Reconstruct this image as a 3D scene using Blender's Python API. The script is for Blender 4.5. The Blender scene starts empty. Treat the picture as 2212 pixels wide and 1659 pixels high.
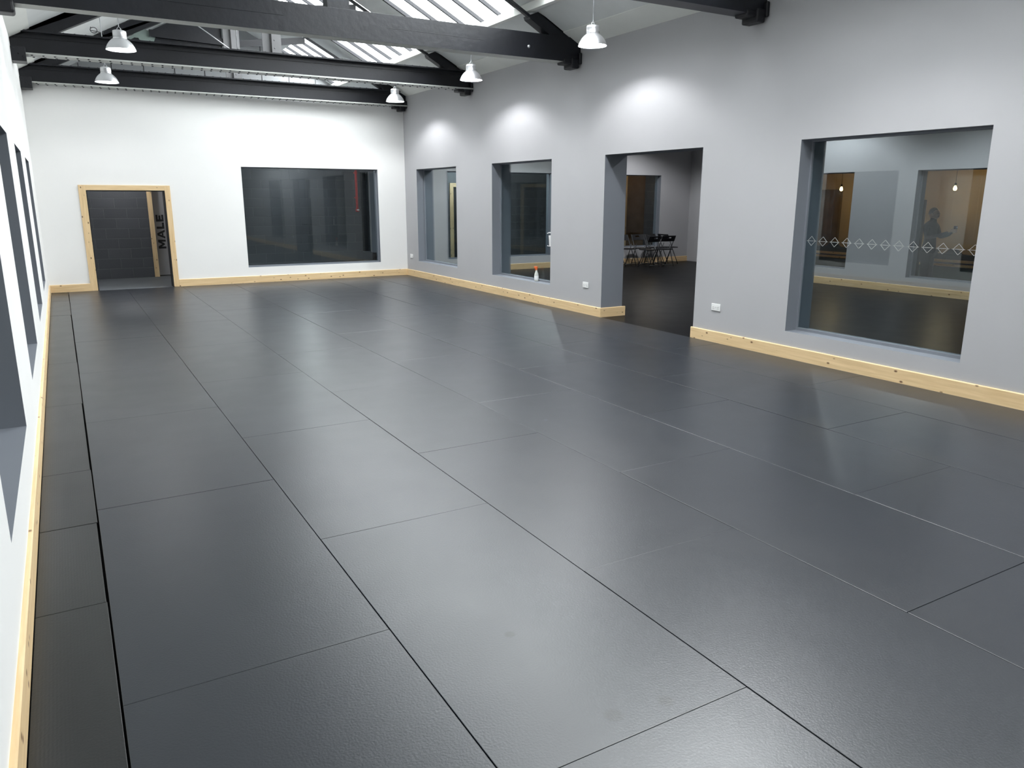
import bpy, bmesh, math, random
from mathutils import Vector, Matrix
random.seed(7)
SC = bpy.context.scene
COL = SC.collection
PI = math.pi

# ------------------------------------------------------------------ camera
CAM_H = 1.7502
cam_data = bpy.data.cameras.new('camera')
cam = bpy.data.objects.new('camera', cam_data)
COL.objects.link(cam)
pi_, ya_, ro_ = math.radians(-13.6505), math.radians(30.0681), math.radians(0.0974)
fw = Vector((math.sin(ya_) * math.cos(pi_), math.cos(ya_) * math.cos(pi_), math.sin(pi_)))
rt = Vector((math.cos(ya_), -math.sin(ya_), 0))
up = rt.cross(fw)
r2 = math.cos(ro_) * rt + math.sin(ro_) * up
u2 = -math.sin(ro_) * rt + math.cos(ro_) * up
m = Matrix((r2, u2, -fw)).transposed().to_4x4()
m.translation = Vector((0, 0, CAM_H))
cam.matrix_world = m
cam_data.sensor_width = 36
cam_data.lens = 1653.76 / 2212 * 36
cam_data.clip_start = 0.05
SC.camera = cam

# ------------------------------------------------------------------ world, exposure
SC.view_settings.view_transform = 'Standard'
SC.view_settings.look = 'None'
SC.view_settings.gamma = 1
SC.view_settings.use_curve_mapping = False
SC.view_settings.exposure = 0.10
SKY = 15.0
LAMP = 56.0
SIDE_LAMP = 150.0
w = bpy.data.worlds.new('overcast_sky')
SC.world = w
w.use_nodes = True
bg = w.node_tree.nodes['Background']
bg.inputs[0].default_value = (0.975, 0.985, 1.0, 1)
bg.inputs[1].default_value = SKY

# ------------------------------------------------------------------ room numbers
XL, XR = -0.313, 6.918           # side walls
YB = 16.82                       # back wall
YF = -3.0                        # wall behind the viewer
ZE = 3.93                        # eaves
SL = 0.53                        # roof slope
XRIDGE = (XL + XR) / 2
WT = 0.40                        # right wall thickness
XR2 = XR + WT
YB2 = 17.07
YG = 19.17                       # wall beyond the back wall
XS = 13.85                       # far wall of the side room
XS2 = 15.55


# ------------------------------------------------------------------ materials
def nmat(name):
    mt = bpy.data.materials.new(name)
    mt.use_nodes = True
    nt = mt.node_tree
    b = nt.nodes['Principled BSDF']
    return mt, nt, b


def L(nt, a, b):
    nt.links.new(a, b)


def paint(name, col, rough=0.6, var=0.04, scale=1.5, bump=0.03, bscale=90, spec=0.35):
    mt, nt, b = nmat(name)
    tc = nt.nodes.new('ShaderNodeNewGeometry')
    n = nt.nodes.new('ShaderNodeTexNoise')
    n.inputs['Scale'].default_value = scale
    n.inputs['Detail'].default_value = 4
    L(nt, tc.outputs['Position'], n.inputs['Vector'])
    cr = nt.nodes.new('ShaderNodeValToRGB')
    cr.color_ramp.elements[0].position = 0.3
    cr.color_ramp.elements[1].position = 0.7
    cr.color_ramp.elements[0].color = (*[c * (1 - var) for c in col], 1)
    cr.color_ramp.elements[1].color = (*[min(1, c * (1 + var)) for c in col], 1)
    L(nt, n.outputs['Fac'], cr.inputs[0])
    L(nt, cr.outputs[0], b.inputs['Base Color'])
    b.inputs['Roughness'].default_value = rough
    b.inputs['Specular IOR Level'].default_value = spec
    if bump:
        n2 = nt.nodes.new('ShaderNodeTexNoise')
        n2.inputs['Scale'].default_value = bscale
        n2.inputs['Detail'].default_value = 3
        L(nt, tc.outputs['Position'], n2.inputs['Vector'])
        bp = nt.nodes.new('ShaderNodeBump')
        bp.inputs['Strength'].default_value = bump
        bp.inputs['Distance'].default_value = 0.01
        L(nt, n2.outputs['Fac'], bp.inputs['Height'])
        L(nt, bp.outputs[0], b.inputs['Normal'])
    return mt


def simple(name, col, rough=0.5, metal=0.0, emit=None, estr=0.0):
    mt, nt, b = nmat(name)
    n = nt.nodes.new('ShaderNodeTexNoise')
    n.inputs['Scale'].default_value = 30
    cr = nt.nodes.new('ShaderNodeValToRGB')
    cr.color_ramp.elements[0].color = (*[c * 0.94 for c in col], 1)
    cr.color_ramp.elements[1].color = (*[min(1, c * 1.04) for c in col], 1)
    L(nt, n.outputs['Fac'], cr.inputs[0])
    L(nt, cr.outputs[0], b.inputs['Base Color'])
    b.inputs['Roughness'].default_value = rough
    b.inputs['Metallic'].default_value = metal
    if emit:
        b.inputs['Emission Color'].default_value = (*emit, 1)
        b.inputs['Emission Strength'].default_value = estr
    return mt


def pine(name, axis, base=(0.80, 0.60, 0.345)):
    """knotty pine board, grain along axis 0/1/2"""
    mt, nt, b = nmat(name)
    g = nt.nodes.new('ShaderNodeNewGeometry')
    mp = nt.nodes.new('ShaderNodeMapping')
    sc = [38, 38, 38]
    sc[axis] = 2.2
    mp.inputs['Scale'].default_value = sc
    L(nt, g.outputs['Position'], mp.inputs['Vector'])
    n = nt.nodes.new('ShaderNodeTexNoise')
    n.inputs['Scale'].default_value = 1
    n.inputs['Detail'].default_value = 6
    n.inputs['Distortion'].default_value = 0.6
    L(nt, mp.outputs[0], n.inputs['Vector'])
    cr = nt.nodes.new('ShaderNodeValToRGB')
    cr.color_ramp.elements[0].position = 0.25
    cr.color_ramp.elements[1].position = 0.75
    cr.color_ramp.elements[0].color = (base[0] * 0.86, base[1] * 0.80, base[2] * 0.72, 1)
    cr.color_ramp.elements[1].color = (base[0] * 1.08, base[1] * 1.08, base[2] * 1.1, 1)
    L(nt, n.outputs['Fac'], cr.inputs[0])
    # knots
    mp2 = nt.nodes.new('ShaderNodeMapping')
    s2 = [12.0, 12.0, 12.0]
    s2[axis] = 7.0
    mp2.inputs['Scale'].default_value = s2
    L(nt, g.outputs['Position'], mp2.inputs['Vector'])
    v = nt.nodes.new('ShaderNodeTexVoronoi')
    v.inputs['Scale'].default_value = 1
    v.inputs['Randomness'].default_value = 1
    L(nt, mp2.outputs[0], v.inputs['Vector'])
    kr = nt.nodes.new('ShaderNodeValToRGB')
    kr.color_ramp.elements[0].position = 0.07
    kr.color_ramp.elements[1].position = 0.17
    kr.color_ramp.elements[0].color = (0, 0, 0, 1)
    kr.color_ramp.elements[1].color = (1, 1, 1, 1)
    L(nt, v.outputs['Distance'], kr.inputs[0])
    mx = nt.nodes.new('ShaderNodeMix')
    mx.data_type = 'RGBA'
    mx.inputs[6].default_value = (0.16, 0.075, 0.035, 1)
    L(nt, kr.outputs[0], mx.inputs[0])
    L(nt, cr.outputs[0], mx.inputs[7])
    L(nt, mx.outputs[2], b.inputs['Base Color'])
    b.inputs['Roughness'].default_value = 0.5
    return mt


def glass_mat(name, tint=(0.86, 0.91, 0.91), ior=1.5):
    mt = bpy.data.materials.new(name)
    mt.use_nodes = True
    nt = mt.node_tree
    nt.nodes.clear()
    out = nt.nodes.new('ShaderNodeOutputMaterial')
    tr = nt.nodes.new('ShaderNodeBsdfTransparent')
    tr.inputs[0].default_value = (*tint, 1)
    gl = nt.nodes.new('ShaderNodeBsdfGlossy')
    gl.inputs['Roughness'].default_value = 0.0
    gl.inputs[0].default_value = (1, 1, 1, 1)
    # Schlick reflectance, the same from both sides of the pane
    f0 = ((ior - 1) / (ior + 1)) ** 2
    fr = nt.nodes.new('ShaderNodeLayerWeight')
    fr.inputs['Blend'].default_value = 0.5
    pw = nt.nodes.new('ShaderNodeMath')
    pw.operation = 'POWER'
    pw.inputs[1].default_value = 5.0
    L(nt, fr.outputs['Facing'], pw.inputs[0])
    ma = nt.nodes.new('ShaderNodeMath')
    ma.operation = 'MULTIPLY_ADD'
    ma.inputs[1].default_value = 1 - f0
    ma.inputs[2].default_value = f0
    L(nt, pw.outputs[0], ma.inputs[0])
    mx = nt.nodes.new('ShaderNodeMixShader')
    L(nt, ma.outputs[0], mx.inputs[0])
    L(nt, tr.outputs[0], mx.inputs[1])
    L(nt, gl.outputs[0], mx.inputs[2])
    L(nt, mx.outputs[0], out.inputs[0])
    return mt


def mat_surface(name, base, ribbed=False, spots=(), spec=0.66):
    """dark vinyl mat skin: fine leather grain, a satin sheen, a few scuffs"""
    mt, nt, b = nmat(name)
    g = nt.nodes.new('ShaderNodeNewGeometry')
    n = nt.nodes.new('ShaderNodeTexNoise')
    n.inputs['Scale'].default_value = 0.9
    n.inputs['Detail'].default_value = 5
    L(nt, g.outputs['Position'], n.inputs['Vector'])
    oi = nt.nodes.new('ShaderNodeObjectInfo')
    hs = nt.nodes.new('ShaderNodeMapRange')
    hs.inputs[3].default_value = 0.93
    hs.inputs[4].default_value = 1.07
    L(nt, oi.outputs['Random'], hs.inputs[0])
    cr = nt.nodes.new('ShaderNodeValToRGB')
    cr.color_ramp.elements[0].position = 0.3
    cr.color_ramp.elements[1].position = 0.72
    cr.color_ramp.elements[0].color = (*[c * 0.92 for c in base], 1)
    cr.color_ramp.elements[1].color = (*[c * 1.10 for c in base], 1)
    L(nt, n.outputs['Fac'], cr.inputs[0])
    mul = nt.nodes.new('ShaderNodeVectorMath')
    mul.operation = 'SCALE'
    L(nt, cr.outputs[0], mul.inputs[0])
    L(nt, hs.outputs[0], mul.inputs['Scale'])
    last = mul.outputs[0]
    for (sx, sy, sr, amt) in spots:
        d = nt.nodes.new('ShaderNodeVectorMath')
        d.operation = 'DISTANCE'
        d.inputs[1].default_value = (sx, sy, 0)
        L(nt, g.outputs['Position'], d.inputs[0])
        r = nt.nodes.new('ShaderNodeMapRange')
        r.interpolation_type = 'SMOOTHSTEP'
        r.inputs[1].default_value = sr * 0.45
        r.inputs[2].default_value = sr
        r.inputs[3].default_value = amt
        r.inputs[4].default_value = 1.0
        L(nt, d.outputs['Value'], r.inputs[0])
        m2 = nt.nodes.new('ShaderNodeVectorMath')
        m2.operation = 'SCALE'
        L(nt, last, m2.inputs[0])
        L(nt, r.outputs[0], m2.inputs['Scale'])
        last = m2.outputs[0]
    L(nt, last, b.inputs['Base Color'])
    # roughness variation
    n3 = nt.nodes.new('ShaderNodeTexNoise')
    n3.inputs['Scale'].default_value = 3.0
    n3.inputs['Detail'].default_value = 6
    L(nt, g.outputs['Position'], n3.inputs['Vector'])
    mr = nt.nodes.new('ShaderNodeMapRange')
    mr.inputs[3].default_value = 0.31
    mr.inputs[4].default_value = 0.38
    L(nt, n3.outputs['Fac'], mr.inputs[0])
    L(nt, mr.outputs[0], b.inputs['Roughness'])
    b.inputs['Specular IOR Level'].default_value = spec
    n2 = nt.nodes.new('ShaderNodeTexNoise')
    n2.inputs['Scale'].default_value = 110
    n2.inputs['Detail'].default_value = 4
    L(nt, g.outputs['Position'], n2.inputs['Vector'])
    bp = nt.nodes.new('ShaderNodeBump')
    bp.inputs['Strength'].default_value = 0.15
    bp.inputs['Distance'].default_value = 0.004
    L(nt, n2.outputs['Fac'], bp.inputs['Height'])
    if ribbed:
        wv = nt.nodes.new('ShaderNodeTexWave')
        wv.wave_type = 'BANDS'
        wv.bands_direction = 'X'
        wv.inputs['Scale'].default_value = 26
        L(nt, g.outputs['Position'], wv.inputs['Vector'])
        b2 = nt.nodes.new('ShaderNodeBump')
        b2.inputs['Strength'].default_value = 0.10
        b2.inputs['Distance'].default_value = 0.001
        L(nt, wv.outputs['Fac'], b2.inputs['Height'])
        L(nt, bp.outputs[0], b2.inputs['Normal'])
        L(nt, b2.outputs[0], b.inputs['Normal'])
    else:
        L(nt, bp.outputs[0], b.inputs['Normal'])
    return mt


def blockwork(name, c1, c2, mortar):
    mt, nt, b = nmat(name)
    g = nt.nodes.new('ShaderNodeNewGeometry')
    sp = nt.nodes.new('ShaderNodeSeparateXYZ')
    L(nt, g.outputs['Position'], sp.inputs[0])
    ad = nt.nodes.new('ShaderNodeMath')
    ad.operation = 'ADD'
    L(nt, sp.outputs[0], ad.inputs[0])
    L(nt, sp.outputs[1], ad.inputs[1])
    cb = nt.nodes.new('ShaderNodeCombineXYZ')
    L(nt, ad.outputs[0], cb.inputs[0])
    L(nt, sp.outputs[2], cb.inputs[1])
    br = nt.nodes.new('ShaderNodeTexBrick')
    br.inputs['Scale'].default_value = 1
    br.inputs['Brick Width'].default_value = 0.45
    br.inputs['Row Height'].default_value = 0.2175
    br.inputs['Mortar Size'].default_value = 0.006
    br.inputs['Mortar Smooth'].default_value = 0.6
    br.inputs['Color1'].default_value = (*c1, 1)
    br.inputs['Color2'].default_value = (*c2, 1)
    br.inputs['Mortar'].default_value = (*mortar, 1)
    L(nt, cb.outputs[0], br.inputs['Vector'])
    L(nt, br.outputs['Color'], b.inputs['Base Color'])
    b.inputs['Roughness'].default_value = 0.55
    n2 = nt.nodes.new('ShaderNodeTexNoise')
    n2.inputs['Scale'].default_value = 60
    L(nt, g.outputs['Position'], n2.inputs['Vector'])
    bp = nt.nodes.new('ShaderNodeBump')
    bp.inputs['Strength'].default_value = 0.3
    bp.inputs['Distance'].default_value = 0.004
    L(nt, n2.outputs['Fac'], bp.inputs['Height'])
    b2 = nt.nodes.new('ShaderNodeBump')
    b2.invert = True
    b2.inputs['Strength'].default_value = 0.6
    b2.inputs['Distance'].default_value = 0.006
    L(nt, br.outputs['Fac'], b2.inputs['Height'])
    L(nt, bp.outputs[0], b2.inputs['Normal'])
    L(nt, b2.outputs[0], b.inputs['Normal'])
    return mt


M = {}
M['white'] = paint('white_wall_paint', (0.89, 0.885, 0.87), 0.6, 0.01)
M['grey'] = paint('light_grey_wall_paint', (0.44, 0.438, 0.452), 0.6, 0.015)
M['reveal'] = paint('blue_grey_reveal_paint', (0.20, 0.215, 0.245), 0.6, 0.02)
M['lining'] = paint('roof_lining_paint', (0.72, 0.74, 0.73), 0.6, 0.05, 2.0, 0.08, 12)
M['pale_board'] = paint('pale_eaves_board_paint', (0.80, 0.81, 0.77), 0.6, 0.04)
M['gable'] = paint('gable_board_paint', (0.40, 0.41, 0.42), 0.6, 0.05)
M['black_steel'] = paint('black_steel_paint', (0.009, 0.0095, 0.013), 0.42, 0.2, 3.0, 0.10, 25, 0.4)
M['post_steel'] = paint('grey_post_paint', (0.17, 0.17, 0.175), 0.5, 0.1)
M['bar'] = paint('dark_glazing_bar_paint', (0.03, 0.03, 0.035), 0.5, 0.1)
M['grey_steel'] = paint('lit_grey_flange', (0.44, 0.45, 0.43), 0.5, 0.1, 3.0, 0.1, 25)  # grey lightened to stand in for light coming up from the floor
M['black_timber'] = paint('black_timber_paint', (0.008, 0.009, 0.013), 0.38, 0.25, 2.0, 0.25, 14, 0.42)
M['dark_soffit'] = paint('dark_underside', (0.05, 0.048, 0.06), 0.5, 0.1)
M['grey_timber'] = paint('grey_underside', (0.44, 0.45, 0.42), 0.5, 0.1)
M['pine_x'] = pine('pine_x', 0)
M['pine_y'] = pine('pine_y', 1)
M['pine_z'] = pine('pine_z', 2)
M['glass'] = glass_mat('window_glass', (0.84, 0.89, 0.90), 1.42)
M['skyglass'] = glass_mat('rooflight_glass', (0.95, 0.97, 0.97), 1.45)
M['mat'] = mat_surface('black_vinyl_mat', (0.0175, 0.0205, 0.0265),
                       spots=((1.41, 2.45, 0.03, 0.3), (1.47, 1.83, 0.045, 0.3), (1.68, 1.80, 0.04, 0.3), (3.23, 5.03, 0.02, 2.6)))
M['mat_strip'] = mat_surface('ribbed_rubber_mat', (0.014, 0.015, 0.015), True, (), 0.5)
M['subfloor'] = paint('dark_subfloor', (0.010, 0.010, 0.010), 0.9, 0.1)
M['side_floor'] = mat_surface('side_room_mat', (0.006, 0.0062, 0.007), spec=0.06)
M['hall_floor'] = paint('grey_corridor_floor', (0.13, 0.14, 0.15), 0.5, 0.1)
M['blocks'] = blockwork('dark_painted_blockwork', (0.072, 0.076, 0.086), (0.084, 0.089, 0.100), (0.125, 0.135, 0.14))
M['tan_wall'] = paint('tan_plaster', (0.50, 0.36, 0.22), 0.8, 0.12, 1.2, 0.2, 20)
M['brown_board'] = paint('brown_board', (0.16, 0.10, 0.055), 0.7, 0.25, 3)
M['green_board'] = paint('dull_green_board', (0.07, 0.10, 0.08), 0.7, 0.1)
M['alu'] = simple('spun_aluminium', (0.80, 0.80, 0.82), 0.33, 0.9)
M['shade_in'] = simple('white_reflector', (0.93, 0.93, 0.93), 0.35)
M['bulb'] = bpy.data.materials.new('lamp_glow')
M['bulb'].use_nodes = True
_nt = M['bulb'].node_tree
_nt.nodes.clear()
_o = _nt.nodes.new('ShaderNodeOutputMaterial')
_t = _nt.nodes.new('ShaderNodeBsdfTransparent')
_e = _nt.nodes.new('ShaderNodeEmission')
_e.inputs[0].default_value = (0.97, 0.985, 1.0, 1)
_e.inputs[1].default_value = 12.0
_a = _nt.nodes.new('ShaderNodeAddShader')
L(_nt, _t.outputs[0], _a.inputs[0])
L(_nt, _e.outputs[0], _a.inputs[1])
L(_nt, _a.outputs[0], _o.inputs[0])
M['fill_soft'] = simple('soft_fill_glow', (1, 1, 1), 0.4, 0, (0.96, 0.98, 1.0), 4.0)
M['warm_bulb'] = simple('warm_lamp_glow', (1, 0.8, 0.5), 0.4, 0, (1.0, 0.62, 0.25), 30.0)
M['wire'] = simple('grey_wire', (0.55, 0.56, 0.58), 0.4, 0.5)
M['white_plastic'] = simple('white_plastic', (0.86, 0.86, 0.85), 0.35)
M['dark_plastic'] = simple('dark_plastic', (0.02, 0.02, 0.022), 0.4)
M['black'] = simple('black_paint', (0.012, 0.012, 0.014), 0.45)
M['door_grey'] = paint('grey_door_paint', (0.32, 0.32, 0.33), 0.5, 0.03)
M['red'] = simple('red_pipe_paint', (0.55, 0.03, 0.03), 0.4)
M['orange'] = simple('orange_plastic', (0.80, 0.16, 0.04), 0.4)
M['bottle'] = simple('cloudy_bottle_plastic', (0.62, 0.63, 0.58), 0.25)
M['tube'] = simple('grey_steel_tube', (0.08, 0.085, 0.09), 0.35, 0.6)
M['frost'] = simple('frosted_decal', (0.40, 0.42, 0.41), 0.7)
M['skin'] = simple('skin', (0.55, 0.34, 0.25), 0.5)
M['hair'] = simple('dark_hair', (0.03, 0.022, 0.018), 0.6)
M['jacket'] = simple('dark_blue_jacket', (0.030, 0.036, 0.050), 0.8)
M['trousers'] = simple('dark_trousers', (0.018, 0.019, 0.024), 0.8)
M['greenish'] = paint('pale_green_shape', (0.20, 0.25, 0.23), 0.6, 0.05)


# ------------------------------------------------------------------ mesh helpers
class MB:
    def __init__(s):
        s.bm = bmesh.new()

    def box(s, x0, x1, y0, y1, z0, z1, mi=0):
        v = [s.bm.verts.new(p) for p in ((x0, y0, z0), (x1, y0, z0), (x1, y1, z0), (x0, y1, z0),
                                         (x0, y0, z1), (x1, y0, z1), (x1, y1, z1), (x0, y1, z1))]
        for q in ((0, 3, 2, 1), (4, 5, 6, 7), (0, 1, 5, 4), (1, 2, 6, 5), (2, 3, 7, 6), (3, 0, 4, 7)):
            f = s.bm.faces.new([v[i] for i in q])
            f.material_index = mi
        return v

    def quad(s, pts, mi=0):
        f = s.bm.faces.new([s.bm.verts.new(p) for p in pts])
        f.material_index = mi
        return f

    def prism(s, pts, axis, a, b, mi=0):
        """polygon pts (2D) extruded along axis from a to b; axis 0: pts=(y,z); 1: (x,z); 2: (x,y)"""
        def P(p, t):
            return {0: (t, p[0], p[1]), 1: (p[0], t, p[1]), 2: (p[0], p[1], t)}[axis]
        A = [s.bm.verts.new(P(p, a)) for p in pts]
        B = [s.bm.verts.new(P(p, b)) for p in pts]
        n = len(pts)
        fs = [s.bm.faces.new(A), s.bm.faces.new(B[::-1])]
        for i in range(n):
            fs.append(s.bm.faces.new((A[i], B[i], B[(i + 1) % n], A[(i + 1) % n])))
        for f in fs:
            f.material_index = mi

    def tube(s, pts, r, n=8, mi=0, caps=True):
        pts = [Vector(p) for p in pts]
        rings = []
        for i, p in enumerate(pts):
            d = (pts[min(i + 1, len(pts) - 1)] - pts[max(i - 1, 0)]).normalized()
            a = d.orthogonal().normalized() if i == 0 else (rings_a - d * rings_a.dot(d)).normalized()
            rings_a = a
            b = d.cross(a)
            rr = r[i] if isinstance(r, (list, tuple)) else r
            rings.append([s.bm.verts.new(p + a * math.cos(2 * PI * k / n) * rr + b * math.sin(2 * PI * k / n) * rr) for k in range(n)])
        for i in range(len(rings) - 1):
            for k in range(n):
                f = s.bm.faces.new((rings[i][k], rings[i][(k + 1) % n], rings[i + 1][(k + 1) % n], rings[i + 1][k]))
                f.smooth = True
                f.material_index = mi
        if caps:
            for R_ in (rings[0][::-1], rings[-1]):
                f = s.bm.faces.new(R_)
                f.material_index = mi

    def lathe(s, prof, n=32, mi=0, c=(0, 0, 0), smooth=True):
        rings = []
        for (r, z) in prof:
            rings.append([s.bm.verts.new((c[0] + r * math.cos(2 * PI * k / n), c[1] + r * math.sin(2 * PI * k / n), c[2] + z)) for k in range(n)])
        for i in range(len(rings) - 1):
            for k in range(n):
                f = s.bm.faces.new((rings[i][k], rings[i][(k + 1) % n], rings[i + 1][(k + 1) % n], rings[i + 1][k]))
                f.smooth = smooth
                f.material_index = mi
        return rings

    def stud(s, x, y, z, r, dirz=1, ny=0, mi=0):
        """a rivet head: low dome"""
        c = Vector((x, y, z))
        ax = Vector((0, ny, dirz if ny == 0 else 0)).normalized()
        a = ax.orthogonal().normalized()
        b = ax.cross(a)
        r0 = [s.bm.verts.new(c + a * math.cos(PI * k / 3) * r + b * math.sin(PI * k / 3) * r) for k in range(6)]
        r1 = [s.bm.verts.new(c + ax * r * 0.6 + a * math.cos(PI * k / 3) * r * 0.6 + b * math.sin(PI * k / 3) * r * 0.6) for k in range(6)]
        for k in range(6):
            s.bm.faces.new((r0[k], r0[(k + 1) % 6], r1[(k + 1) % 6], r1[k])).material_index = mi
        s.bm.faces.new(r1).material_index = mi

    def build(s, name, mats, parent=None, bevel=0, origin=None, seg=2, fixn=True, solid=0):
        if fixn:
            bmesh.ops.recalc_face_normals(s.bm, faces=s.bm.faces)
        if origin is not None:
            bmesh.ops.translate(s.bm, verts=s.bm.verts, vec=-Vector(origin))
        me = bpy.data.meshes.new(name)
        s.bm.to_mesh(me)
        s.bm.free()
        for mt in (mats if isinstance(mats, (list, tuple)) else [mats]):
            me.materials.append(mt)
        o = bpy.data.objects.new(name, me)
        COL.objects.link(o)
        if parent:
            o.parent = parent
        if origin is not None and parent is None:
            o.location = origin
        if solid:
            md = o.modifiers.new('solid', 'SOLIDIFY')
            md.thickness = solid
        if bevel:
            md = o.modifiers.new('bevel', 'BEVEL')
            md.width = bevel
            md.segments = seg
            md.limit_method = 'ANGLE'
        return o


def tag(o, label=None, cat=None, group=None, kind=None):
    if label:
        o['label'] = label
    if cat:
        o['category'] = cat
    if group:
        o['group'] = group
    if kind:
        o['kind'] = kind
    return o


def empty(name, loc, label=None, cat=None, group=None, kind=None, rz=0):
    o = bpy.data.objects.new(name, None)
    o.empty_display_size = 0.1
    COL.objects.link(o)
    o.location = loc
    o.rotation_euler.z = rz
    return tag(o, label, cat, group, kind)


def copy_tree(o, parent=None):
    c = o.copy()
    COL.objects.link(c)
    c.parent = parent
    for ch in list(o.children):
        copy_tree(ch, c)
    return c


def wall(name, axis, p0, p1, u0, u1, z0, z1, ops, mats, label, top=None):
    """solid wall with openings. axis 'x': planes x=p0,p1, u=y. axis 'y': planes y=p0,p1, u=x.
    material slots: 0 face at p0, 1 face at p1, 2 reveals"""
    mb = MB()

    def P(pl, u, z):
        return (pl, u, z) if axis == 'x' else (u, pl, z)
    us = sorted(set([u0, u1] + [o[0] for o in ops] + [o[1] for o in ops]))
    zs = sorted(set([z0, z1] + [o[2] for o in ops] + [o[3] for o in ops]))

    def hole(a, b, c, d):
        mu, mz = (a + b) / 2, (c + d) / 2
        return any(o[0] < mu < o[1] and o[2] < mz < o[3] for o in ops)
    for i in range(len(us) - 1):
        for j in range(len(zs) - 1):
            a, b, c, d = us[i], us[i + 1], zs[j], zs[j + 1]
            if hole(a, b, c, d):
                continue
            mb.quad([P(p0, a, c), P(p0, b, c), P(p0, b, d), P(p0, a, d)], 0)
            mb.quad([P(p1, a, c), P(p1, b, c), P(p1, b, d), P(p1, a, d)], 1)
    for (a, b, c, d) in ops:
        mb.quad([P(p0, a, c), P(p1, a, c), P(p1, a, d), P(p0, a, d)], 2)
        mb.quad([P(p0, b, c), P(p1, b, c), P(p1, b, d), P(p0, b, d)], 2)
        if d < z1:
            mb.quad([P(p0, a, d), P(p1, a, d), P(p1, b, d), P(p0, b, d)], 2)
        if c > z0:
            mb.quad([P(p0, a, c), P(p1, a, c), P(p1, b, c), P(p0, b, c)], 2)
    for (a, b, c, d) in ((u0, u0, z0, z1), (u1, u1, z0, z1)):
        mb.quad([P(p0, a, c), P(p1, a, c), P(p1, a, d), P(p0, a, d)], 2)
    mb.quad([P(p0, u0, z1), P(p1, u0, z1), P(p1, u1, z1), P(p0, u1, z1)], 2)
    mb.quad([P(p0, u0, z0), P(p1, u0, z0), P(p1, u1, z0), P(p0, u1, z0)], 2)
    bmesh.ops.remove_doubles(mb.bm, verts=mb.bm.verts, dist=1e-5)
    o = mb.build(name, mats)
    return tag(o, label, kind='structure')


def window(n, axis, g, a, b, c, d, label, bead=0.03, t=0.008, side=-1, glass='glass'):
    """a fixed pane at plane g with a slim bead round it"""
    e_loc = (g, (a + b) / 2, c) if axis == 'x' else ((a + b) / 2, g, c)
    e = empty('window_%d' % n, e_loc, label, kind='structure')
    fr = MB()
    h = 0.018

    def B(u0, u1, z0, z1):
        if axis == 'x':
            fr.box(g - h - 0.006, g + h, u0, u1, z0, z1)
        else:
            fr.box(u0, u1, g - h - 0.006, g + h, z0, z1)
    B(a, b, c, c + bead)
    B(a, b, d - bead * 0.6, d)
    B(a, a + bead * 0.6, c + bead, d - bead * 0.6)
    B(b - bead * 0.6, b, c + bead, d - bead * 0.6)
    bmesh.ops.translate(fr.bm, verts=fr.bm.verts, vec=-Vector(e_loc))
    fr.build('bead', M['reveal'], e)
    p = MB()
    k = 0.012
    if axis == 'x':
        p.box(g - t / 2, g + t / 2, a + k, b - k, c + k, d - k)
    else:
        p.box(a + k, b - k, g - t / 2, g + t / 2, c + k, d - k)
    bmesh.ops.translate(p.bm, verts=p.bm.verts, vec=-Vector(e_loc))
    p.build('pane', M[glass], e)
    return e


# ------------------------------------------------------------------ shell
ZT = 2.358
LW = [(14.67, 13.007), (11.474, 9.786), (8.322, 6.613), (5.249, 3.406)]
RW = [(14.178, 16.157, 0.364, ZT), (10.697, 12.694, 0.351, ZT), (3.846, 5.825, 0.304, ZT)]
DY0, DY1 = 7.293, 9.280
BW = (3.334, 6.262, 0.322, 2.362)
BD = (0.49, 1.858, 0.0, 1.885)

wall('wall_left', 'x', XL, XL - 0.34, YF - 0.2, YG + 0.3, -0.06, 4.0, [(b, a, 0.422, 2.297) for a, b in LW],
     [M['white'], M['white'], M['reveal']], 'long white side wall pierced by four tall windows')
wall('wall_right', 'x', XR, XR2, YF - 0.2, YG + 0.3, -0.06, ZE,
     RW + [(DY0, DY1, -0.06, ZT), (YB2 + 0.0, YG, -0.06, 2.6)],
     [M['grey'], M['grey'], M['reveal']], 'long light grey side wall with three windows and an open doorway')
wall('wall_back', 'y', YB, YB2, XL, XR, -0.06, 3.70, [BW, (BD[0], BD[1], -0.06, BD[3])],
     [M['white'], M['blocks'], M['reveal']], 'white end wall with a wide window and a pine-framed door')
wall('wall_side_room_back', 'y', YB, YB2, XR2, XS2 + 0.3, -0.06, 4.0,
     [(7.98, 10.89, 0.32, 2.36), (13.10, 14.47, 0.45, 2.36)],
     [M['grey'], M['blocks'], M['reveal']], 'grey end wall of the side room seen through the openings')
wall('wall_side_room_far', 'x', XS, XS + 0.30, YF - 0.2, 14.0, -0.06, 4.0, [(10.29, 11.6, 0.33, 2.265), (6.9, 8.95, 0.29, 2.265)],
     [M['grey'], M['tan_wall'], M['reveal']], 'grey far wall of the side room with windows into a warm-lit room')
wall('wall_side_room_return', 'y', 14.0, 13.8, XS, XS2 + 2.0, -0.2, 4.0, [], [M['grey'], M['tan_wall'], M['grey']],
     'short grey return wall in the side room corner')
wall('wall_side_room_alcove', 'x', XS2, XS2 + 0.2, 14.0, YB, -0.06, 4.0, [], [M['grey'], M['grey'], M['grey']],
     'grey alcove wall in the far corner of the side room')
wall('wall_corridor', 'y', YG, YG + 0.30, XL - 0.3, XS2 + 0.3, -0.06, 2.6,
     [(1.83, 2.75, -0.06, 2.10), (6.67, 8.3, 0.38, 2.40), (9.26, 10.10, -0.06, 2.05)],
     [M['blocks'], M['blocks'], M['blocks']], 'dark painted blockwork wall across the corridor behind the end wall')
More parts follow.
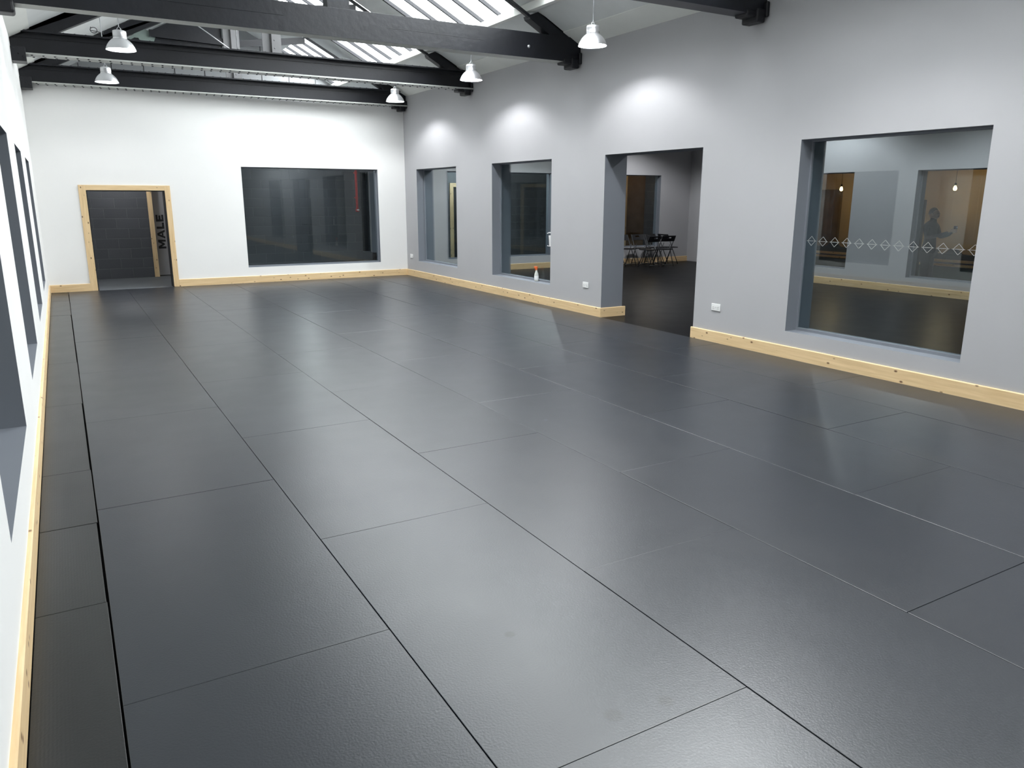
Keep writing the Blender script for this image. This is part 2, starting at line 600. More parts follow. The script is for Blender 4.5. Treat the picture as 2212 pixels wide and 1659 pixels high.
wall('wall_behind', 'y', YF, YF - 0.2, XL - 0.3, XS + 0.3, -0.06, 4.0, [], [M['white'], M['white'], M['white']],
     'white wall at the near end of the hall')

# roof: two slopes, rooflights in the right one
def zr(x):
    return ZE + SL * (XR - x)


def zl(x):
    return ZE + SL * (x - XL)


SKYS = [(17.15, 19.05, 4.86), (13.72, 16.32, 3.78), (10.33, 13.02, 3.78), (6.90, 9.58, 3.78), (3.45, 6.12, 3.78),
        (0.05, 2.72, 3.78)]
XSK = 6.12
mb = MB()
ys = sorted(set([YF - 0.2, YG + 0.25] + [s_[0] for s_ in SKYS] + [s_[1] for s_ in SKYS]))
xs = [XRIDGE, 3.78, 4.86, XSK, XR + 0.02]
T = 0.09


def skyhole(x, y):
    return any(s_[0] < y < s_[1] and s_[2] < x < XSK for s_ in SKYS)


for i in range(len(xs) - 1):
    for j in range(len(ys) - 1):
        a, b, c, d = xs[i], xs[i + 1], ys[j], ys[j + 1]
        if skyhole((a + b) / 2, (c + d) / 2):
            continue
        mb.quad([(a, c, zr(a)), (b, c, zr(b)), (b, d, zr(b)), (a, d, zr(a))], 0)
        mb.quad([(a, c, zr(a) + T), (b, c, zr(b) + T), (b, d, zr(b) + T), (a, d, zr(a) + T)], 0)
for (y0, y1, x0) in SKYS:
    for yy in (y0, y1):
        mb.quad([(x0, yy, zr(x0)), (XSK, yy, zr(XSK)), (XSK, yy, zr(XSK) + T), (x0, yy, zr(x0) + T)], 0)
    for xx in (x0, XSK):
        mb.quad([(xx, y0, zr(xx)), (xx, y1, zr(xx)), (xx, y1, zr(xx) + T), (xx, y0, zr(xx) + T)], 0)
mb.prism([(XL - 0.02, zl(XL - 0.02)), (XRIDGE, zl(XRIDGE)), (XRIDGE, zl(XRIDGE) + T), (XL - 0.02, zl(XL) + T)], 1, YF - 0.2, YG + 0.25)
tag(mb.build('ceiling', M['lining']), 'pale boarded lining of the pitched roof', kind='structure')
mb = MB()
mb.prism([(XR + 0.0, zr(XR) - 0.012), (XR - 0.30, zr(XR - 0.30) - 0.012), (XR - 0.30, zr(XR - 0.30) - 0.001), (XR, zr(XR) - 0.001)], 1, YF, YG)
mb.prism([(XL + 0.0, zl(XL) - 0.012), (XL + 0.26, zl(XL + 0.26) - 0.012), (XL + 0.26, zl(XL + 0.26) - 0.001), (XL, zl(XL) - 0.001)], 1, YF, YG)
tag(mb.build('trim_1', M['pale_board']), 'pale eaves board where the roof lining meets the side walls', kind='structure')
mb = MB()
mb.box(XSK - 0.10, XSK - 0.015, YF, YG, zr(XSK) - 0.055, zr(XSK) + 0.045)
o = mb.build('trim_2', M['pale_board'])
tag(o, 'pale timber purlin along the lower edge of the rooflights', kind='structure')
# gable above the back wall, boards with upright joints
mb = MB()
mb.prism([(XL, 2.6), (XR, 2.6), (XR, ZE + 0.02), (XRIDGE, zl(XRIDGE) + 0.02), (XL, ZE + 0.02)], 1, YG, YG + 0.12)
k = XL + 0.4
while k < XR:
    zt = min(zl(k), zr(k))
    mb.box(k - 0.006, k + 0.006, YG - 0.006, YG, 2.62, zt - 0.02, 1)
    k += 0.62
tag(mb.build('wall_gable', [M['gable'], M['black']]), 'pale boarded gable above the corridor', kind='structure')
mb = MB()
mb.prism([(XL, ZE), (XR, ZE), (XRIDGE, zl(XRIDGE) + 0.02)], 1, YF - 0.2, YF)
tag(mb.build('wall_gable_near', M['white']), 'white gable at the near end', kind='structure')

# floors and flat ceilings of the rooms next door
mb = MB()
mb.box(XL - 0.1, XR - 0.023, YF - 0.2, YB + 0.02, -0.10, -0.048)
tag(mb.build('floor', M['subfloor']), 'dark sub-floor under the mats', kind='structure')
mb = MB()
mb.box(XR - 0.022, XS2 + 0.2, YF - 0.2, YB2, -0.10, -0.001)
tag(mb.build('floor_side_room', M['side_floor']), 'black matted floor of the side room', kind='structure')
mb = MB()
mb.box(XL - 0.1, XR + 0.05, YB + 0.022, YG + 1.2, -0.10, -0.004)
mb.box(XR + 0.05, XS2 + 0.3, YB2, YG + 1.2, -0.10, -0.004)
tag(mb.build('floor_corridor', M['hall_floor']), 'smooth grey corridor floor', kind='structure')
mb = MB()
mb.box(XR2, XS2 + 0.3, YF - 0.2, YB2, 3.93, 4.05)
tag(mb.build('ceiling_side_room', M['lining']), 'flat ceiling of the side room', kind='structure')
mb = MB()
mb.box(XL, XS2 + 0.3, YB2, YG + 0.0, 2.6, 2.68)  # unseen ceiling added to shut rooflight daylight out of the corridor
tag(mb.build('ceiling_corridor_block', M['gable']), 'added low ceiling that keeps the corridor dark', kind='structure')

# unseen boxes added behind left windows and corridor openings to block the sky
mb = MB()
mb.box(-3.2, -3.1, YF, YG, -0.1, 3.0)
tag(mb.build('wall_sky_block', M['gable']), 'grey wall of the added sky-blocking box beyond the left windows', kind='structure')
mb = MB()
mb.box(-3.2, XL - 0.34, YF, YG, -0.1, -0.02)
tag(mb.build('floor_sky_block', M['hall_floor']), 'floor of the added sky-blocking box beyond the left windows', kind='structure')
mb = MB()
mb.box(-3.2, XL - 0.34, YF, YG, 3.0, 3.1)
mb.box(-3.2, XL - 0.34, YF - 0.1, YF, -0.1, 3.1)
mb.box(-3.2, XL - 0.34, YG, YG + 0.1, -0.1, 3.1)
tag(mb.build('ceiling_sky_block', M['gable']), 'ceiling and ends of the added sky-blocking box beyond the left windows', kind='structure')
mb = MB()
mb.box(XL, XS2 + 0.3, YG + 1.2, YG + 1.3, -0.1, 2.6)
mb.box(XL, XS2 + 0.3, YG + 0.3, YG + 1.3, 2.6, 2.68)
mb.box(XL - 0.1, XL, YG + 0.3, YG + 1.3, -0.1, 2.68)
mb.box(XS2 + 0.3, XS2 + 0.4, YB2 - 0.3, YG + 1.3, -0.1, 2.68)
tag(mb.build('wall_rear_block', M['blocks']), 'walls of an added dark box behind the corridor openings', kind='structure')

# warm-lit room beyond the side room
mb = MB()
mb.box(XS + 0.30, 17.3, YF, 13.8, -0.25, -0.15)
tag(mb.build('floor_warm_room', M['brown_board']), 'floor of the warm-lit room', kind='structure')
mb = MB()
mb.box(17.0, 17.2, YF, 13.8, -0.2, 3.2)
mb.box(XS + 0.30, 17.2, YF - 0.2, YF, -0.2, 3.2)
tag(mb.build('wall_warm_room', M['tan_wall']), 'sandy plaster wall of the warm-lit room', kind='structure')
mb = MB()
mb.box(XS + 0.30, 17.2, YF, 13.8, 3.2, 3.3)
tag(mb.build('ceiling_warm_room', M['tan_wall']), 'ceiling of the warm-lit room', kind='structure')

# windows
for i, (a, b) in enumerate(LW):
    window(i + 1, 'x', XL - 0.30, b, a, 0.422, 2.297,
           ['farthest tall window in the white left wall', 'second tall window from the far end of the left wall',
            'third tall window from the far end of the left wall', 'nearest tall window in the white left wall'][i])
window(5, 'y', YB + 0.13, *BW, 'wide window in the white end wall')
window(6, 'x', XR + 0.19, *RW[0], 'narrowest-looking window in the grey wall, next to the far corner')
window(7, 'x', XR + 0.19, *RW[1], 'window in the grey wall with a spray bottle on its sill')
W3 = window(8, 'x', XR + 0.19, *RW[2], 'big near window in the grey wall with a row of diamond decals')
window(9, 'y', YB + 0.13, 7.98, 10.89, 0.32, 2.36, 'wide window in the end wall of the side room')
window(10, 'y', YB + 0.13, 13.10, 14.47, 0.45, 2.36, 'narrow window behind the folding chairs')
window(11, 'x', XS + 0.15, 10.29, 11.6, 0.33, 2.265, 'left window of the side room looking onto a brown board')
window(12, 'x', XS + 0.15, 6.9, 8.95, 0.29, 2.265, 'right window of the side room looking onto a standing person')
window(13, 'y', YG + 0.12, 6.67, 8.3, 0.38, 2.40, 'dark window in the corridor blockwork beside the red pipe')

# diamond decals on the pane of the big window
mb = MB()
gx = XR + 0.19 - 0.0055
yy = 5.728
while yy > 3.93:
    z = 1.30
    r = 0.050
    corners = [(yy - r, z), (yy, z + r), (yy + r, z), (yy, z - r)]
    t = 0.0042
    for k in range(4):
        p, q = Vector(corners[k]), Vector(corners[(k + 1) % 4])
        d = (q - p).normalized()
        nn = Vector((-d.y, d.x)) * t / 2
        mb.prism([tuple(p - nn), tuple(q - nn), tuple(q + nn), tuple(p + nn)], 0, gx - 0.0006, gx)
    mb.box(gx - 0.0006, gx, yy - r - 0.012, yy + r + 0.012, z - 0.002, z + 0.002)
    yy -= 0.1475
bmesh.ops.translate(mb.bm, verts=mb.bm.verts, vec=-W3.location)
o = mb.build('diamond_decals', M['frost'], W3)

# ------------------------------------------------------------------ baseboards
def skirt_prof(face, out, h=0.142, t=0.021):
    return [(face, 0), (face + out * t, 0), (face + out * t, h - 0.006), (face + out * (t - 0.006), h), (face, h)]


def skirt(name, runs, label):
    mb = MB()
    for (ax, face, out, a, b) in runs:
        mb.prism(skirt_prof(face, out), 1 if ax == 'y' else 0, a, b)
    return tag(mb.build(name, M['pine_y'] if runs[0][0] == 'y' else M['pine_x']), label, kind='structure')


skirt('baseboard_left', [('y', XL, 1, YF, YB)], 'knotty pine skirting along the white left wall')
skirt('baseboard_right_far', [('y', XR, -1, DY1, YB)], 'knotty pine skirting from the far corner to the doorway')
skirt('baseboard_right_near', [('y', XR, -1, YF, DY0 + 0.02)], 'knotty pine skirting under the big near window')
skirt('baseboard_doorway', [('x', DY1, -1, XR - 0.021, XR2 + 0.05)], 'short pine skirting round the doorway corner')
skirt('baseboard_back_left', [('x', YB, -1, XL, BD[0] - 0.115)], 'short pine skirting between the corner and the pine door')
skirt('baseboard_back_right', [('x', YB, -1, BD[1] + 0.098, XR)], 'pine skirting under the wide end window')
skirt('baseboard_side_room_back', [('x', YB, -1, XR2, XS2)], 'pine skirting on the end wall of the side room')
skirt('baseboard_side_room_far', [('y', XS, -1, YF, 14.0)], 'pine skirting on the far wall of the side room')

# pine door frame in the end wall
e = empty('door_1', ((BD[0] + BD[1]) / 2, YB, 0), 'open doorway with a knotty pine frame in the white end wall', kind='structure')
O0 = e.location
a0, a1, zt = BD[0], BD[1], BD[3]
mb = MB()
mb.box(a0 - 0.118, a0 + 0.004, YB - 0.02, YB - 0.001, 0, zt + 0.092)
mb.build('architrave', M['pine_z'], e, 0.003, tuple(O0))
mb = MB()
mb.box(a1 - 0.004, a1 + 0.096, YB - 0.02, YB - 0.001, 0, zt + 0.092)
mb.build('architrave', M['pine_z'], e, 0.003, tuple(O0))
mb = MB()
mb.box(a0 + 0.0045, a1 - 0.0045, YB - 0.02, YB - 0.001, zt - 0.004, zt + 0.092)
mb.build('head_architrave', M['pine_x'], e, 0.003, tuple(O0))
mb = MB()
mb.box(a0, a0 + 0.022, YB - 0.0008, YB2, 0, zt)
mb.box(a1 - 0.022, a1, YB - 0.0008, YB2, 0, zt)
mb.box(a0 + 0.022, a1 - 0.022, YB - 0.0008, YB2, zt - 0.022, zt)
mb.build('lining', M['black'], e, 0, tuple(O0))

# corridor door, grey leaf lettered MALE
e = empty('door_2', (2.29, YG, 0), 'grey door lettered MALE set back in a pine frame across the corridor', kind='structure')
O0 = e.location
mb = MB()
mb.box(1.735, 1.835, YG - 0.02, YG + 0.28, 0, 2.14)
mb.build('jamb', M['pine_z'], e, 0.002, tuple(O0))
mb = MB()
mb.box(2.745, 2.845, YG - 0.02, YG + 0.28, 0, 2.14)
mb.build('jamb', M['pine_z'], e, 0.002, tuple(O0))
mb = MB()
mb.box(1.8355, 2.7445, YG - 0.02, YG + 0.28, 2.05, 2.14)
mb.build('head_jamb', M['pine_x'], e, 0.002, tuple(O0))
mb = MB()
mb.box(1.84, 2.74, YG + 0.25, YG + 0.29, 0.012, 2.045)
mb.build('leaf', M['door_grey'], e, 0.002, tuple(O0))
GLY = [('M', 0.20, [[(0, 0), (0, 1), (.052, 1), (.10, .5), (.148, 1), (.20, 1), (.20, 0), (.154, 0), (.154, .58), (.114, .16), (.086, .16), (.046, .58), (.046, 0)]]),
       ('A', 0.20, [[(0, 0), (.076, 1), (.124, 1), (.10, .74), (.048, 0)], [(.20, 0), (.124, 1), (.10, .74), (.152, 0)], [(.066, .22), (.134, .22), (.122, .42), (.078, .42)]]),
       ('L', 0.14, [[(0, 0), (0, 1), (.048, 1), (.048, .28), (.14, .28), (.14, 0)]]),
       ('E', 0.15, [[(0, 0), (0, 1), (.15, 1), (.15, .75), (.048, .75), (.048, .62), (.135, .62), (.135, .38), (.048, .38), (.048, .25), (.15, .25), (.15, 0)]])]
mb = MB()
t0 = 0.612
for (_, wd, polys) in GLY:
    for P_ in polys:
        mb.prism([(2.058 - h * 0.16, t0 + t) for t, h in P_], 1, YG + 0.247, YG + 0.2502)
    t0 += wd + 0.022
lt = mb.build('lettering', M['black'], e, 0, tuple(O0))
lt['label'] = 'black capitals MALE reading upwards'

# pine-framed dark door further along the corridor
e = empty('door_3', (9.68, YG, 0), 'dark door in a pine frame across the corridor, seen through the side room', kind='structure')
O0 = e.location
mb = MB()
mb.box(9.15, 9.26, YG - 0.02, YG + 0.2, 0, 2.14)
mb.build('jamb', M['pine_z'], e, 0.002, tuple(O0))
mb = MB()
mb.box(10.10, 10.21, YG - 0.02, YG + 0.2, 0, 2.14)
mb.build('jamb', M['pine_z'], e, 0.002, tuple(O0))
mb = MB()
mb.box(9.26, 10.10, YG - 0.02, YG + 0.2, 2.04, 2.14)
mb.build('head_jamb', M['pine_x'], e, 0.002, tuple(O0))
mb = MB()
mb.box(9.265, 10.095, YG + 0.1, YG + 0.14, 0.012, 2.035)
mb.build('leaf', M['black'], e, 0.002, tuple(O0))

# rooflights: glazing bars and panes
for i, (y0, y1, x0) in enumerate(SKYS):
    e = empty('window_%d' % (14 + i), (XSK, (y0 + y1) / 2, zr(XSK)),
              'glazed rooflight %s' % ['over the corridor', 'between the two farthest roof trusses', 'between the timber truss and the first riveted truss',
                                       'between the two timber trusses', 'before the nearest truss', 'above the viewer', 'behind the viewer'][i], kind='structure')
    O0 = e.location
    n = max(2, round((y1 - y0) / 0.52))
    for k in range(n + 1):
        yy = y0 + (y1 - y0) * k / n
        yy = min(max(yy, y0 + 0.02), y1 - 0.02)
        mb = MB()
        mb.prism([(x0, zr(x0) + 0.005), (XSK, zr(XSK) + 0.005), (XSK, zr(XSK) + 0.065), (x0, zr(x0) + 0.065)], 1, yy - 0.019, yy + 0.019)
        mb.build('glazing_bar', M['bar'], e, 0, tuple(O0))
    mb = MB()
    mb.prism([(x0, zr(x0) + 0.068), (XSK, zr(XSK) + 0.068), (XSK, zr(XSK) + 0.074), (x0, zr(x0) + 0.074)], 1, y0, y1)
    mb.build('pane', M['skyglass'], e, 0, tuple(O0))
    # portal so daylight through the glass samples cleanly
    ld = bpy.data.lights.new('daylight_portal', 'AREA')
    ld.shape = 'RECTANGLE'
    ln = (XSK - x0) * math.sqrt(1 + SL * SL)
    ld.size = y1 - y0
    ld.size_y = ln
    ld.cycles.is_portal = True
    lo = bpy.data.objects.new('daylight_portal', ld)
    COL.objects.link(lo)
    xm = (x0 + XSK) / 2
    nrm = Vector((-SL, 0, -1)).normalized()
    yax = Vector((1, 0, -SL)).normalized()
    zax = -nrm
    xax = yax.cross(zax)
    mm = Matrix((xax, yax, zax)).transposed().to_4x4()
    mm.translation = Vector((xm, (y0 + y1) / 2, zr(xm) + 0.12))
    lo.matrix_world = mm

# ------------------------------------------------------------------ trusses
def truss(y, kind, label, idx):
    """y: near face of the tie beam"""
    steel = kind == 'steel'
    e = empty('roof_truss', (XRIDGE, y, 3.68), label, 'roof truss', 'roof trusses spanning the hall')
    O0 = tuple(e.location)
    z0, z1 = (3.70, 4.02)
    dep = 0.26 if steel else 0.22
    mb = MB()
    if steel:
        fy0, fy1 = y - 0.07, y + 0.19
        yw = y + 0.06
        mb.box(XL + 0.002, XR - 0.002, yw - 0.012, yw + 0.012, z0 + 0.02, z1 - 0.02, 0)       # web
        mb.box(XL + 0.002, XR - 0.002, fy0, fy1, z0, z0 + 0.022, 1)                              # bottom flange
        mb.box(XL + 0.002, XR - 0.002, fy0, fy1, z1 - 0.022, z1, 0)                              # top flange
        for (za, zb) in ((z0 + 0.022, z0 + 0.085), (z1 - 0.085, z1 - 0.022)):                    # angles on the web
            mb.box(XL + 0.002, XR - 0.002, yw - 0.024, yw - 0.012, za, zb, 0)
            mb.box(XL + 0.002, XR - 0.002, yw + 0.012, yw + 0.024, za, zb, 0)
        x = XL + 0.25
        r = 0.0175
        while x < XR - 0.2:
            mb.stud(x, fy0 + 0.045, z0, r, -1)
            mb.stud(x + 0.02, fy1 - 0.045, z0, r, -1)
            mb.stud(x, fy0 + 0.035, z0 + 0.022, r, 1, 0, 0)
            mb.stud(x, fy0 + 0.045, z1, r, 1)
            mb.stud(x, fy1 - 0.045, z1, r, 1)
            x += 0.141
        mb.build('tie_beam', [M['black_steel'], M['grey_steel']], e, 0, O0)
    else:
        z0 = 3.685
        mb.box(XL + 0.002, XR - 0.002, y, y + dep, z0, z1, 0)
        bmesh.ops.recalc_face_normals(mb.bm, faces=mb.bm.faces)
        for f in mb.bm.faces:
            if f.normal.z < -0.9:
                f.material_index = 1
        # thin raised lines along the face
        mb.prism([(3.9, 3.862), (4.6, 3.858), (5.3, 3.850), (5.3, 3.846), (4.6, 3.853), (3.9, 3.858)], 1, y - 0.003, y + 0.001, 0)
        mb.prism([(1.2, 3.875), (2.6, 3.868), (2.6, 3.863), (1.2, 3.870)], 1, y - 0.003, y + 0.001, 0)
        mb.build('tie_beam', [M['black_timber'], M['grey_timber'] if idx else M['dark_soffit']], e, 0.006, O0)  # underside tone: dark on the first truss, grey on the second
        for (bx, bz) in ((6.02, 3.83), (0.6, 3.83)):
            mb = MB()
            mb.lathe([(0.001, 0.0), (0.022, 0.0), (0.022, 0.012), (0.001, 0.016)], 10)
            for v in mb.bm.verts:
                v.co = Vector((bx + v.co.x, y - v.co.z, bz + v.co.y))
            mb.build('bolt', M['wire'], e, 0, O0)
    # rafters
    ry0, ry1 = y + 0.02, y + (0.16 if steel else 0.18)
    for sgn, nm in ((1, 'right'), (-1, 'left')):
        def X(x):
            return x if sgn == 1 else XL + XR - x
        mb = MB()
        pts = [(XR - 0.01, z1 - 0.004), (6.40, z1 - 0.004), (6.06, zr(6.06) - 0.185), (6.04, zr(6.04) - 0.15), (6.19, zr(6.19) - 0.014), (XR - 0.10, zr(XR - 0.10) - 0.014), (XR - 0.01, zr(XR) - 0.014)]
        if sgn == 1:
            mb.prism([(X(a), b) for a, b in pts], 1, ry0, ry1)
            # slim upper chord under the glazing
            mb.prism([(6.10, zr(6.10) - 0.17), (6.10, zr(6.10) - 0.125), (XRIDGE, zr(XRIDGE) - 0.125), (XRIDGE, zr(XRIDGE) - 0.17)], 1, y + 0.03, y + 0.09)
        else:
            pts = [(XR - 0.01, z1 - 0.004), (6.36, z1 - 0.004), (XRIDGE, zr(XRIDGE) - 0.31), (XRIDGE, zr(XRIDGE) - 0.014), (XR - 0.01, zr(XR) - 0.014)]
            mb.prism([(X(a), b) for a, b in pts], 1, ry0, ry1)
        mb.build('rafter', M['black_steel'] if steel else M['black_timber'], e, 0.003, O0)
    # king post
    mb = MB()
    if steel:
        mb.box(3.15, 3.45, y + 0.005, y + 0.03, z1, zr(3.45) - 0.17)
        mb.box(3.285, 3.315, y - 0.05, y + 0.005, z1, zr(3.45) - 0.17)
        for zz in (4.1, 4.22, 4.34, 4.46):
            mb.stud(3.34, y + 0.005, zz, 0.014, 0, -1)
    else:
        mb.box(3.15, 3.43, y + 0.02, y + 0.20, z1 - 0.002, zr(3.45) - 0.17)
    mb.build('king_post', M['post_steel'] if steel else M['black_timber'], e, 0, O0)
    # struts from king post foot to the rafters
    for sgn in (1, -1):
        mb = MB()
        xa, xb = (3.44, 4.75) if sgn == 1 else (3.16, 1.85)
        za, zb = (4.62, zr(4.75) - 0.16) if sgn == 1 else (4.62, zr(4.75) - 0.30)
        mb.prism([(xa, za), (xa, za + 0.12), (xb, zb), (xb, zb - 0.12)] if sgn == 1 else [(xa, za), (xb, zb - 0.12), (xb, zb), (xa, za + 0.12)], 1, y + 0.04, y + 0.12)
        mb.build('strut', M['black_steel'] if steel else M['black_timber'], e, 0, O0)
    # shoes where the beam lands on the walls
    mb = MB()
    if steel:
        mb.box(XL + 0.001, XL + 0.18, y - 0.10, y + 0.2, 3.60, 3.79)
        for (sx, sz) in ((XL + 0.04, 3.76), (XL + 0.09, 3.70), (XL + 0.14, 3.66)):
            mb.stud(sx, y - 0.10, sz, 0.013, 0, -1)
    else:
        mb.box(XL + 0.001, XL + 0.17, y - 0.02, y + dep, 3.59, 3.72)
    mb.build('wall_shoe', M['black_steel'], e, 0.03, O0, 3)
    mb = MB()
    mb.box(XR - 0.17, XR - 0.04, y - 0.03, y + 0.2, 3.60, 3.74)
    mb.box(XR - 0.30, XR - 0.10, y - 0.01, y + 0.18, 3.65, 3.72)
    mb.box(XR - 0.05, XR - 0.001, y - 0.05, y + 0.10, 3.66, 3.82)
    mb.build('wall_shoe', M['black_steel'], e, 0.02, O0, 3)
    return e


truss(6.44, 'timber', 'nearest black timber roof truss, only its right end in view', 0)
truss(9.95, 'timber', 'black timber roof truss, second from the viewer, with a smooth wide tie beam', 1)
truss(13.44, 'steel', 'black riveted steel truss midway down the hall, white-rimmed lamps before it', 2)
t4 = truss(16.60, 'steel', 'farthest riveted steel truss, sitting against the white end wall', 3)
# approximate dark sheet and pale bent shape high in the farthest truss
mb = MB()
mb.prism([(1.25, 4.42), (3.14, 4.42), (3.14, zl(3.14) - 0.32), (1.60, zl(1.60) - 0.32)], 1, 16.70, 16.72)
mb.build('dark_sheet', M['black_timber'], t4, 0, tuple(t4.location))
mb = MB()
mb.prism([(1.36, 4.50), (1.74, 4.80), (1.97, 4.70), (1.86, 4.43), (1.74, 4.43), (1.66, 4.62), (1.58, 4.62), (1.36, 4.44)], 1, 16.685, 16.699)
mb.build('pale_shape', M['greenish'], t4, 0, tuple(t4.location))

# steel wires and the loop of cable in the roof
mb = MB()
mb.tube([(2.04, 14.6, 4.75), (2.56, 14.6, 4.42), (3.2, 14.6, 4.0)], 0.008, 6)
mb.tube([(2.04, 14.6, 4.75), (1.2, 14.6, 4.72)], 0.005, 6)
tag(mb.build('stay_wire', M['wire'], origin=(2.04, 14.6, 4.75)), 'thin grey stay wire slanting down behind the timber tie beam', 'wire')
mb = MB()
mb.tube([(2.87, 14.0, 5.4), (2.865, 14.0, 3.90)], 0.009, 6)
tag(mb.build('drop_wire', M['wire'], origin=(2.87, 14.0, 5.4)), 'grey wire dropping straight down near the king post', 'wire')
mb = MB()
pts = []
pts.append((0.835, 15.6, 4.60))
for k in range(25):
    a = 2 * PI * k / 22 + 2.6
    pts.append((0.875 + 0.052 * math.cos(a), 15.6 + k * 0.001, 4.49 + 0.045 * math.sin(a)))
pts.append((1.02, 15.63, 4.462))
mb.tube(pts, 0.006, 6)
tag(mb.build('cable_loop', M['dark_plastic'], origin=(0.87, 15.65, zl(0.87))), 'small black loop of cable on the pale left roof lining', 'cable')

# ------------------------------------------------------------------ pendant lamps
def make_lamp(name='pendant_lamp'):
    e = empty(name, (0, 0, 0))
    mb = MB()
    prof_o = [(0.182, 0.0), (0.181, 0.006), (0.172, 0.028), (0.158, 0.058), (0.138, 0.088), (0.112, 0.115), (0.090, 0.132), (0.078, 0.140)]
    prof_i = [(0.175, 0.002), (0.167, 0.026), (0.153, 0.055), (0.133, 0.084), (0.108, 0.110), (0.084, 0.127), (0.070, 0.132), (0.001, 0.133)]
    mb.lathe(prof_o, 40, 0)
    mb.lathe(prof_i, 40, 1)
    mb.lathe([(0.182, 0.0), (0.175, 0.002)], 40, 0)
    bmesh.ops.remove_doubles(mb.bm, verts=mb.bm.verts, dist=1e-5)
    mb.build('shade', [M['alu'], M['shade_in']], e)
    mb = MB()
    mb.lathe([(0.070, 0.136), (0.082, 0.138), (0.083, 0.145), (0.080, 0.150), (0.082, 0.205), (0.078, 0.232), (0.060, 0.238), (0.001, 0.239)], 32)
    g = mb.build('gear_housing', M['alu'], e)
    mb = MB()
    for k in range(20):
        a = 2 * PI * k / 20
        mb.stud(0.082 * math.cos(a), 0.082 * math.sin(a), 0.157, 0.0045, 1)
    mb.build('vent_holes', M['dark_plastic'], g)
    mb = MB()
    mb.tube([(0.026, 0, 0.236), (0.020, 0, 0.262), (0.0, 0, 0.285), (-0.020, 0, 0.262), (-0.026, 0, 0.236)], 0.004, 6)
    mb.build('hook', M['wire'], e)
    mb = MB()
    mb.tube([(0, 0, 0.283), (0.002, 0, 0.6), (0, 0, 1.0)], 0.0055, 6)
    mb.build('cord', M['wire'], e)
    mb = MB()
    mb.lathe([(0.001, 0.060), (0.018, 0.064), (0.033, 0.082), (0.034, 0.100), (0.026, 0.118), (0.018, 0.130)], 16)
    mb.build('bulb', M['bulb'], e)
    return e


lamps = []
proto = make_lamp()
LY = [15.05, 11.75, 8.42, 4.3]
names = {15.05: 'farthest', 11.75: 'middle', 8.42: 'near'}
first = True
for sx, side in ((0.95, 'left'), (6.03, 'right')):
    for yy in LY:
        if side == 'left' and yy < 9:
            continue
        o = proto if first else copy_tree(proto)
        first = False
        if side == 'right' and yy < 6:
            sx = 5.1  # unseen lamp set inward to brighten the near grey wall
        o.location = (sx, yy, 3.60)
        if yy in (15.05, 11.75):
            lab = {('left', 15.05): 'smaller-looking aluminium pendant lamp hanging before the farthest truss on the left side',
                   ('left', 11.75): 'larger-looking aluminium pendant lamp at the left, overlapping the middle riveted beam',
                   ('right', 15.05): 'farthest aluminium pendant lamp on the right side, before the beam end in the corner',
                   ('right', 11.75): 'aluminium pendant lamp on the right side, before the end of the middle riveted beam'}[(side, yy)]
        elif yy == 8.42 and side == 'right':
            lab = 'nearest visible pendant lamp, large and bright, beside the end of the timber tie beam'
        else:
            lab = 'unseen aluminium pendant lamp set off the %s row, above the picture, %s' % (side, 'between the two timber trusses' if yy > 6 else 'nearest to the viewer')
        tag(o, lab, 'pendant lamp', 'pendant lamps hanging in two rows')
        zc = (zl(sx) if side == 'left' else zr(sx)) - 0.0 - 3.60
        for ch in o.children:
            if ch.name.startswith('cord'):
                ch.scale.z = 1.0
                ch.data = ch.data.copy()
                for v in ch.data.vertices:
                    if v.co.z > 0.9:
                        v.co.z += zc - 1.0
        lamps.append(o)
        ld = bpy.data.lights.new('lamp_light', 'POINT')
        ld.energy = LAMP * (0.5 if side == 'left' else 1.0)
        ld.shadow_soft_size = 0.030
        ld.color = (0.97, 0.985, 1.0)
        lo = bpy.data.objects.new('lamp_light', ld)
        COL.objects.link(lo)
        lo.parent = o
        lo.location = (0, 0, 0.098)
# the same lamps in the side room, above the openings, out of sight
for (x, y) in ((9.2, 14.6), (13.0, 15.1), (9.2, 7.5), (12.0, 7.5), (12.6, 10.6)):
    o = copy_tree(proto)
    o.location = (x, y, 3.62)
    tag(o, 'aluminium pendant lamp of the side room, %s' % {9.2: 'near the dividing wall', 13.0: 'by the folding chairs', 12.0: 'before the right window', 12.6: 'before the left window'}[x] + (' far end' if y == 14.6 else ''),
        'pendant lamp', 'pendant lamps of the side room')
    for ch in o.children:
        if ch.name.startswith('cord'):
            ch.data = ch.data.copy()
            for v in ch.data.vertices:
                if v.co.z > 0.5:
                    v.co.z = 0.31
                    v.co.x = 0
    for ch in list(o.children):
        if ch.type == 'LIGHT':
            ch.data = ch.data.copy()
            ch.data.energy = SIDE_LAMP * (2.0 if (x, y) == (9.2, 14.6) else 1.25 if y > 15 else 1.0)

